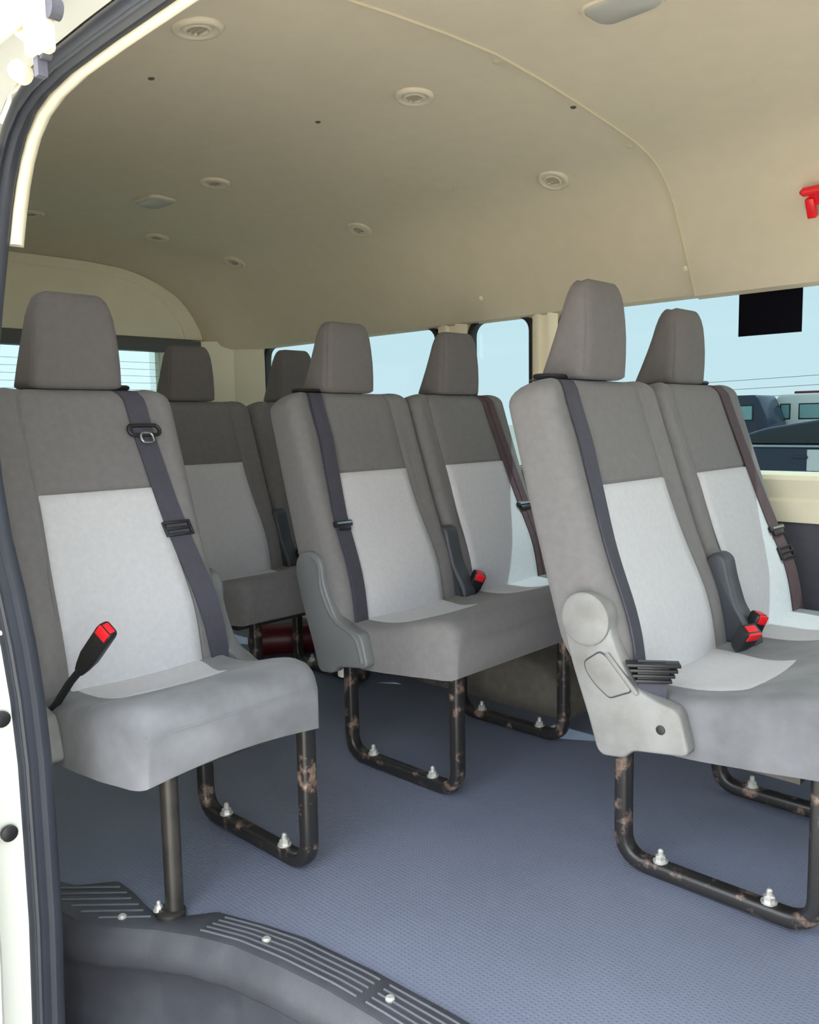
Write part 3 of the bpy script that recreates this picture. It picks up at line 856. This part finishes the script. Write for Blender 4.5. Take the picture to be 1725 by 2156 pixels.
def belt_ring(out, t, parent, wide=0.072):
    c, sv, d, nn = frame_at(out, t)
    pts = [c + nn * 0.006 + sv * a + d * b for a, b in rrect(wide, 0.022, 0.010, 4)]
    g = mk('belt_ring', *sweep(pts, circle(0.0042, 8), nn, closed=True), 'plastic_black', parent)
    pts2 = [c + nn * 0.008 + sv * a + d * (b + 0.018) for a, b in rrect(0.028, 0.022, 0.008, 4)]
    mk('tongue_loop', *sweep(pts2, circle(0.003, 8), nn, closed=True), 'buckle_metal', g)
    return g
def belt_guide(w, base, s, parent):
    top = back_pt(s, VT, w, 0, base) + Vector((-0.018, 0, 0.008))
    pts = [top + Vector((a, b, 0)) for a, b in rrect(0.034, 0.082, 0.015, 4)]
    return mk('belt_guide', *sweep(pts, circle(0.0055, 8), (0, 0, 1), closed=True), 'plastic_black', parent)

def buckle(p0, p1, parent, stalk=None, wide=0.030, deep=0.020, red_side=(1, 0, 0)):
    """buckle body along p0->p1 with a red press button at the free end"""
    p0, p1 = Vector(p0), Vector(p1); t = (p1 - p0).normalized(); L_ = (p1 - p0).length
    rs = Vector(red_side); nn = (rs - t * rs.dot(t)).normalized(); sv = t.cross(nn)
    sec = rrect(wide, deep, 0.006, 3)
    loops = []
    for h, k in ((0, 0.55), (0.12, 0.75), (0.35, 1.0), (0.9, 1.0), (0.97, 0.93), (1.0, 0.78)):
        loops.append([p0 + t * (L_ * h) + sv * a * k + nn * b * k for a, b in sec])
    g = mk('buckle', *loft(loops), 'plastic_black', parent, angle=40)
    R = Matrix((sv, t, nn)).transposed()
    mk('release_button', *join(box(p1 - t * 0.010 + nn * (deep / 2 - 0.001), (wide * 0.72, 0.020, 0.006), R), box(p1 - t * 0.001, (wide * 0.62, 0.004, deep * 0.55), R)), 'button_red', g, bevel=0.0015)
    if stalk:
        mk('stalk', *sweep([Vector(q) for q in stalk] + [p0 + t * 0.01], rrect(0.016, 0.008, 0.003, 2), (0, 1, 0)), 'plastic_black', g)
    return g

def paddle(w, parent, base):
    """tall moulded cover standing between the two backrests"""
    y = base
    pts = [(0.055, 0.405), (0.050, 0.44), (0.012, 0.50), (-0.005, 0.555), (-0.015, 0.60), (-0.035, 0.612), (-0.060, 0.600), (-0.07, 0.55), (-0.05, 0.42)]
    pts = [(a - 0.006, b - 0.015) for a, b in pts]
    return mk('hinge_cover', *plate(round_outline(pts, 0.012, 3), y - 0.026, y + 0.026), 'plastic_charcoal', parent, bevel=0.010, segs=3, angle=60)

def double_bench(loc_, label, cover_mat, leg_mat='steel_scuffed', w=0.45, gap=0.006, archs=(0.0, 0.0), group=None, cushion_mat='fabric_dark',
                 near_stops=None, far_stops=None, folds=(1, 1), tongue=(None, None), dxs=(0, 0), hw=0.094, taper=0.80, hh=(0.19, 0.19), hy=(0, 0), lean=0.0):
    global C0
    C0 = Vector((-0.082 + lean, 0, 0.553))
    root = empty('double_bench_seat', loc_, label, 'bench seat', group)
    build_cushion(2 * w, 2, root, cushion_mat)
    for k in range(2):
        base = k * w + (gap / 2 if k else 0)
        build_back(w - gap / 2, base, root)
        build_headrest(w + 2 * hy[k], base, root, archs[k], dx=dxs[k], hw=hw, taper=taper, h=hh[k])
    build_leg(0.102, root, leg_mat); build_leg(0.551, root, leg_mat)
    build_cover(-0.016, root, cover_mat, detail=cover_mat == 'cover_grey')
    mk('seat_pan', *join(box((0.11, 0.45, 0.296), (0.32, 0.80, 0.02)), box((-0.05, 0.45, 0.33), (0.05, 0.86, 0.06))), 'steel_black', root)
    paddle(w, root, w)
    w1 = w - gap / 2
    near_stops = near_stops or [(0.080, 0.425), (0.085, 0.30), (0.066, 0.10), (0.060, -0.08), (0.056, -0.195)]
    b1, o1 = back_belt(w1, 0.0, near_stops, root, 'webbing', folds=folds[0])
    belt_guide(w1, 0.0, near_stops[0][0], root)
    far_stops = far_stops or [(0.345, 0.425), (0.362, 0.28), (0.385, 0.08), (0.395, -0.06), (0.40, -0.195)]
    b2, o2 = back_belt(w1, w + gap / 2, far_stops, root, 'webbing_maroon', folds=folds[1])
    belt_guide(w1, w + gap / 2, far_stops[0][0], root)
    if tongue[0]: belt_tongue(o1, tongue[0], root)
    if tongue[1]: belt_tongue(o2, tongue[1], root)
    C0 = Vector((-0.082, 0, 0.553))
    return root, o1, o2

Y0 = 1.345
# ---- front bench (nearest pair, grey scuffed cover)
rB, o1, o2 = double_bench((-0.726, Y0, 0), 'two-seat bench nearest the camera with scuffed pale grey side cover', 'cover_grey', archs=(0.030, 0.030), group=None,
                          cushion_mat='fabric_worn', tongue=(None, 0.62), near_stops=[(0.080, 0.425), (0.085, 0.30), (0.062, 0.10), (0.050, -0.08), (0.042, -0.185)], dxs=(-0.012, -0.042), hw=0.090, taper=0.90, hh=(0.200, 0.182), lean=-0.026)
buckle((0.030, 0.375, 0.404), (0.064, 0.360, 0.455), rB, wide=0.044, deep=0.030, red_side=(0.9, -0.4, 0.2))
buckle((0.025, 0.440, 0.406), (0.048, 0.445, 0.470), rB, wide=0.030, deep=0.030, red_side=(0.9, -0.4, 0.2))
belt_slider(o2, 0.72, rB)
# parked belt retainer by the side cover
sec_pts = [(Vector((0.022, 0.014, 0.458)), Vector((0.8, 0.6, 0))), (Vector((0.026, 0.010, 0.44)), Vector((0.8, 0.55, 0))), (Vector((0.030, 0.000, 0.370)), Vector((0.85, 0.5, 0)))]
rt_ = belt_strip('lap_belt', sec_pts, 0.050, 'webbing', rB)
mk('belt_retainer', *join(box((0.026, 0.010, 0.437), (0.056, 0.022, 0.036), Matrix.Rotation(0.60, 3, 'Z')), *[box((0.026, 0.010, 0.424 + 0.0095 * k), (0.064 + 0.010 * k, 0.030, 0.0060), Matrix.Rotation(0.60, 3, 'Z')) for k in range(4)]), 'plastic_black', rt_, bevel=0.0015)

# ---- middle bench
mB, o1, o2 = double_bench((-1.53, Y0, 0), 'middle two-seat bench with dark grey side cover between front and rear benches', 'cover_dark', tongue=(0.60, 0.58), folds=(3, 2), hw=0.094, taper=0.84, hh=(0.19, 0.19), archs=(0.004, 0.004), hy=(0.004, 0.008),
                          dxs=(0.0, 0.01), cushion_mat='fabric_dark')
buckle((0.022, 0.478, 0.400), (0.052, 0.485, 0.462), mB, wide=0.036, deep=0.032, red_side=(0.9, -0.5, 0.2))
mk('bracket_cap', *box((-0.108, 0.102, 0.245), (0.022, 0.03, 0.055)), 'plastic_white', mB, bevel=0.006)

# ---- rear bench
bB, o1, o2 = double_bench((-2.317, Y0, 0), 'rear two-seat bench in shade in front of the tailgate window', 'cover_dark', archs=(0.004, 0.018), hw=0.092, taper=0.86, hh=(0.185, 0.19))
buckle((0.022, 0.478, 0.400), (0.047, 0.485, 0.462), bB, wide=0.036, deep=0.032, red_side=(0.9, -0.5, 0.2))

# ---- single seat by the door
WL = 0.42
sB = empty('single_seat', (-1.535, 0.60, 0), 'single seat beside the sliding door opening with dusty front cushion', 'seat')
build_back(WL, 0.0, sB)
build_cushion(WL, 1, sB, 'fabric_worn', sag=0.012, base=0.004)
build_headrest(WL, 0.0, sB, 0.024, hw=0.100, taper=0.84, h=0.195)
build_leg(0.398, sB)
lg = mk('leg', *join(sweep([(0.218, 0.138, 0.31), (0.218, 0.138, 0.016)], circle(0.0165, 14), (0, 1, 0)), lathe((0.214, 0.132, 0.0), [(0.027, 0.0), (0.027, 0.014), (0.020, 0.020)], (0, 0, 1), 18)), 'steel_black', sB, bevel=0.0, angle=45)
b_ = build_bolt((0.200, 0.116, 0.016), lg); b_.scale = (0.7, 0.7, 0.7)
mk('seat_pan', *join(box((0.11, 0.21, 0.300), (0.32, 0.34, 0.02)), box((-0.05, 0.21, 0.33), (0.05, 0.38, 0.06))), 'steel_black', sB)
build_cover(-0.030, sB, 'cover_grey', detail=False)
build_cover(0.446, sB, 'cover_dark', out=1, detail=False)
st = [(0.318, 0.425), (0.324, 0.33), (0.345, 0.16), (0.372, 0.0), (0.385, -0.10), (0.392, -0.195)]
b1, o1 = back_belt(WL, 0.0, st, sB, 'webbing', width=0.048)
belt_guide(WL, 0.0, st[0][0], sB)
belt_ring(o1, 0.27, sB); belt_slider(o1, 0.52, sB)
buckle((0.105, 0.040, 0.462), (0.200, 0.052, 0.553), sB, stalk=[(0.035, 0.006, 0.375), (0.055, 0.014, 0.395), (0.085, 0.03, 0.44)], wide=0.034, deep=0.022, red_side=(0.75, -0.4, 0.5))

# ================================================================== CEILING FITTINGS
def vent(x, y, label, tone='vent_plastic'):
    p, nrm = on_ceiling(x, y, 0.0)
    g = empty('air_vent', p, label, 'air vent', 'round ceiling air vents')
    mk('ring', *lathe((0, 0, 0), [(0.030, -0.004), (0.046, -0.002), (0.0465, 0.003), (0.042, 0.008), (0.034, 0.0085), (0.030, 0.003)], nrm, 28), tone, g, angle=60)
    mk('nozzle', *lathe((0, 0, 0), [(0.0285, -0.006), (0.0285, 0.002), (0.024, 0.007), (0.020, 0.007), (0.018, 0.001)], nrm, 24), tone, g, angle=60)
    side = Vector((1, 0, 0)); tt = nrm.cross(side)
    for k in (-0.010, 0.0, 0.010):
        c = nrm * 0.004 + tt * k
        R = Matrix((side, tt, nrm)).transposed()
        mk('louver', *box(c, (2 * math.sqrt(max(0.019 ** 2 - k * k, 1e-6)), 0.0035, 0.006), R), 'vent_louver', g)
    return g
vent(-1.345, 0.885, 'round beige air vent above the single seat, nearest the doorway edging')
vent(-1.375, 1.478, 'round beige air vent in mid-ceiling above the gap between single seat and benches')
vent(-1.405, 2.085, 'round beige air vent above the pillar left of the front bench')
vent(-2.265, 1.53, 'round air vent on mid-ceiling just in front of the rear ceiling lamp')
vent(-2.22, 2.09, 'round air vent on the far side above the middle bench headrests')
vent(-3.00, 1.27, 'dim round air vent by the cream edging at the rear left of the ceiling')
vent(-3.00, 1.75, 'dim round air vent behind the rear ceiling lamp, above the tailgate panel')
vent(-2.99, 2.10, 'round air vent above the rear bench, nearest the back corner')
def dome_lamp(x, y, label, L_=0.105, W_=0.07):
    p, nrm = on_ceiling(x, y, 0.0)
    g = empty('ceiling_lamp', p, label, 'lamp', 'ceiling lamps')
    outl_ = round_outline([(-L_, -W_ * 0.6), (-L_ * 0.75, -W_), (L_ * 0.75, -W_), (L_, -W_ * 0.6), (L_, W_ * 0.6), (L_ * 0.75, W_), (-L_ * 0.75, W_), (-L_, W_ * 0.6)], 0.02, 3)
    def ring(k, z): return [(a * k * 0.62, b * k * 0.62, z) for a, b in outl_]
    mk('housing', *loft([ring(1.12, 0.004), ring(1.12, -0.003), ring(1.06, -0.007), ring(0.98, -0.006)]), 'vent_plastic', g, angle=50)
    mk('lens', *loft([ring(1.0, -0.003), ring(0.98, -0.008), ring(0.90, -0.011)]), 'lamp_lens', g, angle=50)
dome_lamp(-0.815, 1.43, 'pale rectangular ceiling lamp at the top right of the ceiling')
dome_lamp(-2.59, 1.51, 'unlit rectangular ceiling lamp in the shaded rear of the ceiling')

# emergency hammer in a red holder
em = empty('emergency_hammer', (-0.728, 2.222, 1.415), 'red emergency window hammer clipped to the headliner above the large side window', 'hammer')
Rt = Matrix.Rotation(math.radians(32), 3, 'X')
def tr(vf, off=(0, 0, 0)): return ([Rt @ Vector(p) + Vector(off) for p in vf[0]], vf[1])
mk('holder', *tr(join(box((0.02, 0.0, 0.0), (0.085, 0.016, 0.03)), box((-0.018, -0.008, -0.018), (0.022, 0.022, 0.05)), box((0.05, -0.008, -0.015), (0.022, 0.022, 0.045)))), 'button_red', em, bevel=0.004)
mk('hammer_head', *tr(join(cyl((-0.030, -0.012, 0.024), (0.012, -0.012, 0.024), 0.011), cyl((-0.038, -0.012, 0.024), (-0.030, -0.012, 0.024), 0.004, 0.011))), 'button_red', em)
mk('handle', *tr(cyl((0.0, -0.012, 0.02), (0.13, -0.014, -0.01), 0.010)), 'button_red', em)

# black square film on the window
fm = mk('window_sticker', *box((-0.905, YW + 0.026, 1.173), (0.172, 0.004, 0.120)), 'sticker_black', None, bevel=0.001)
tag(fm, 'black rectangular sticker on the upper part of the large side window', 'sticker')

# dark red extinguisher lying under the rear bench
ex = empty('fire_extinguisher', (-2.52, 1.86, 0.06), 'dark red cylinder lying on the floor under the rear bench', 'extinguisher')
mk('cylinder', *lathe((-0.12, 0.0, 0.0), [(0.02, -0.012), (0.055, 0.0), (0.06, 0.02), (0.06, 0.28), (0.05, 0.31), (0.022, 0.335)], (0.55, 0.83, 0), 24), 'red_dark', ex, angle=50)
mk('valve', *join(cyl((0.06, 0.275, 0), (0.085, 0.31, 0), 0.016), box((0.088, 0.318, 0.012), (0.05, 0.05, 0.03))), 'plastic_black', ex)

# ================================================================== OUTSIDE
ZG = -0.62
g_ = mk('ground', [(-120, -120, ZG), (120, -120, ZG), (120, 160, ZG), (-120, 160, ZG)], [(0, 1, 2, 3)], 'ground', smooth=False)
struct(g_, 'pale sandy parking ground outside the van', 'ground')
def wheel(c, r, w_, parent):
    wv = mk('wheel', *lathe(c, [(r * 0.55, -w_ / 2), (r * 0.95, -w_ / 2), (r, -w_ * 0.3), (r, w_ * 0.3), (r * 0.95, w_ / 2), (r * 0.55, w_ / 2)], (0, 1, 0), 20), 'tyre', parent)
    mk('hubcap', *lathe((c[0], c[1] - w_ / 2, c[2]), [(r * 0.55, 0.01), (r * 0.5, -0.015), (r * 0.1, -0.02)], (0, 1, 0), 16), 'buckle_metal', wv)
# dark car close by
car = empty('parked_car', (-3.0, 10.0, ZG), 'dark navy car parked just outside the large side window', 'car')
body = [(-2.2, 0.35), (-2.2, 0.85), (-2.05, 1.12), (-0.9, 1.19), (1.5, 1.19), (2.3, 1.05), (2.35, 0.7), (2.3, 0.35)]
mk('body', *plate(round_outline(body, 0.12, 4), -0.85, 0.85), 'car_navy', car, bevel=0.06, segs=3)
cab = [(-1.15, 1.15), (-0.55, 1.36), (0.15, 1.47), (1.0, 1.5), (1.7, 1.45), (2.05, 1.15)]
gh = mk('greenhouse', *plate(round_outline(cab, 0.1, 4), -0.72, 0.72), 'car_navy', car, bevel=0.06, segs=3)
for a in ([(-0.95, 1.2), (-0.5, 1.34), (0.05, 1.43), (0.25, 1.44), (0.3, 1.2)], [(0.4, 1.2), (0.36, 1.44), (1.0, 1.45), (1.5, 1.42), (1.75, 1.2)]):
    mk('side_window', *plate(round_outline(a, 0.03, 2), -0.735, -0.715), 'car_glass', gh)
mk('chrome_strip', *box((0.2, -0.853, 1.175), (3.0, 0.015, 0.022)), 'buckle_metal', car)
mk('door_sticker', *box((0.05 + 0.0, -0.856, 1.03), (0.16, 0.006, 0.22)), 'plastic_white', car)
mk('door_handle', *box((-0.1, -0.862, 1.06), (0.16, 0.02, 0.03)), 'car_navy', car, bevel=0.006)
for x in (-1.45, 1.55): wheel((x, -0.78, 0.33), 0.33, 0.2, car)
# dark minibus and white minibus farther off
def minibus(loc_, label, paint, L_, H_, glassm, win):
    g = empty('parked_minibus', loc_, label, 'minibus')
    prof = [(-L_ / 2, 0.4), (-L_ / 2, H_ - 0.25), (-L_ / 2 + 0.15, H_), (L_ / 2 - 0.5, H_), (L_ / 2 - 0.05, H_ * 0.55), (L_ / 2, 0.4)]
    mk('body', *plate(round_outline(prof, 0.15, 4), -0.95, 0.95), paint, g, bevel=0.08, segs=3)
    for a, b in win:
        fr = mk('window', *box(((a + b) / 2, -0.955, H_ * 0.70), (b - a, 0.03, H_ * 0.27)), 'gasket', g, bevel=0.02)
        mk('pane', *box(((a + b) / 2, -0.972, H_ * 0.70), (b - a - 0.1, 0.012, H_ * 0.27 - 0.1)), glassm, fr)
    for x in (-L_ / 2 + 1.1, L_ / 2 - 1.0): wheel((x, -0.9, 0.34), 0.34, 0.22, g)
    return g
minibus((-14.2, 33.0, ZG), 'dark minibus with greenish windows parked behind the navy car', 'car_navy', 4.4, 2.24, 'bus_glass', [(-2.0, -1.0), (-0.4, 0.55), (0.65, 1.6)])
wb = minibus((-10.05, 35.0, ZG), 'white minibus parked farther off right of the dark minibus', 'paint_white', 5.0, 2.28, 'bus_glass', [(-2.3, -1.9), (-1.6, -0.3), (-0.1, 1.2)])
mk('roof_unit', *box((-1.5, 0.2, 2.31), (1.0, 1.1, 0.16)), 'red_dark', wb, bevel=0.04)
# overhead wires
for k, (za, zb_, yy) in enumerate(((3.0, 4.9, 60.0), (2.4, 4.2, 60.0), (1.9, 3.6, 62.0))):
    path = [(-40 + 4 * i, yy, za + (zb_ - za) * i / 15 - 0.25 * math.sin(math.pi * i / 15)) for i in range(16)]
    o = mk('overhead_wire', *sweep(path, circle(0.020, 5), (0, 1, 0)), 'cable')
    tag(o, ['highest thin overhead wire crossing the sky beyond the large window', 'middle thin overhead wire crossing the sky beyond the large window', 'lowest thin overhead wire just above the parked minibuses'][k], 'wire', 'overhead wires')

bpy.context.view_layer.update()
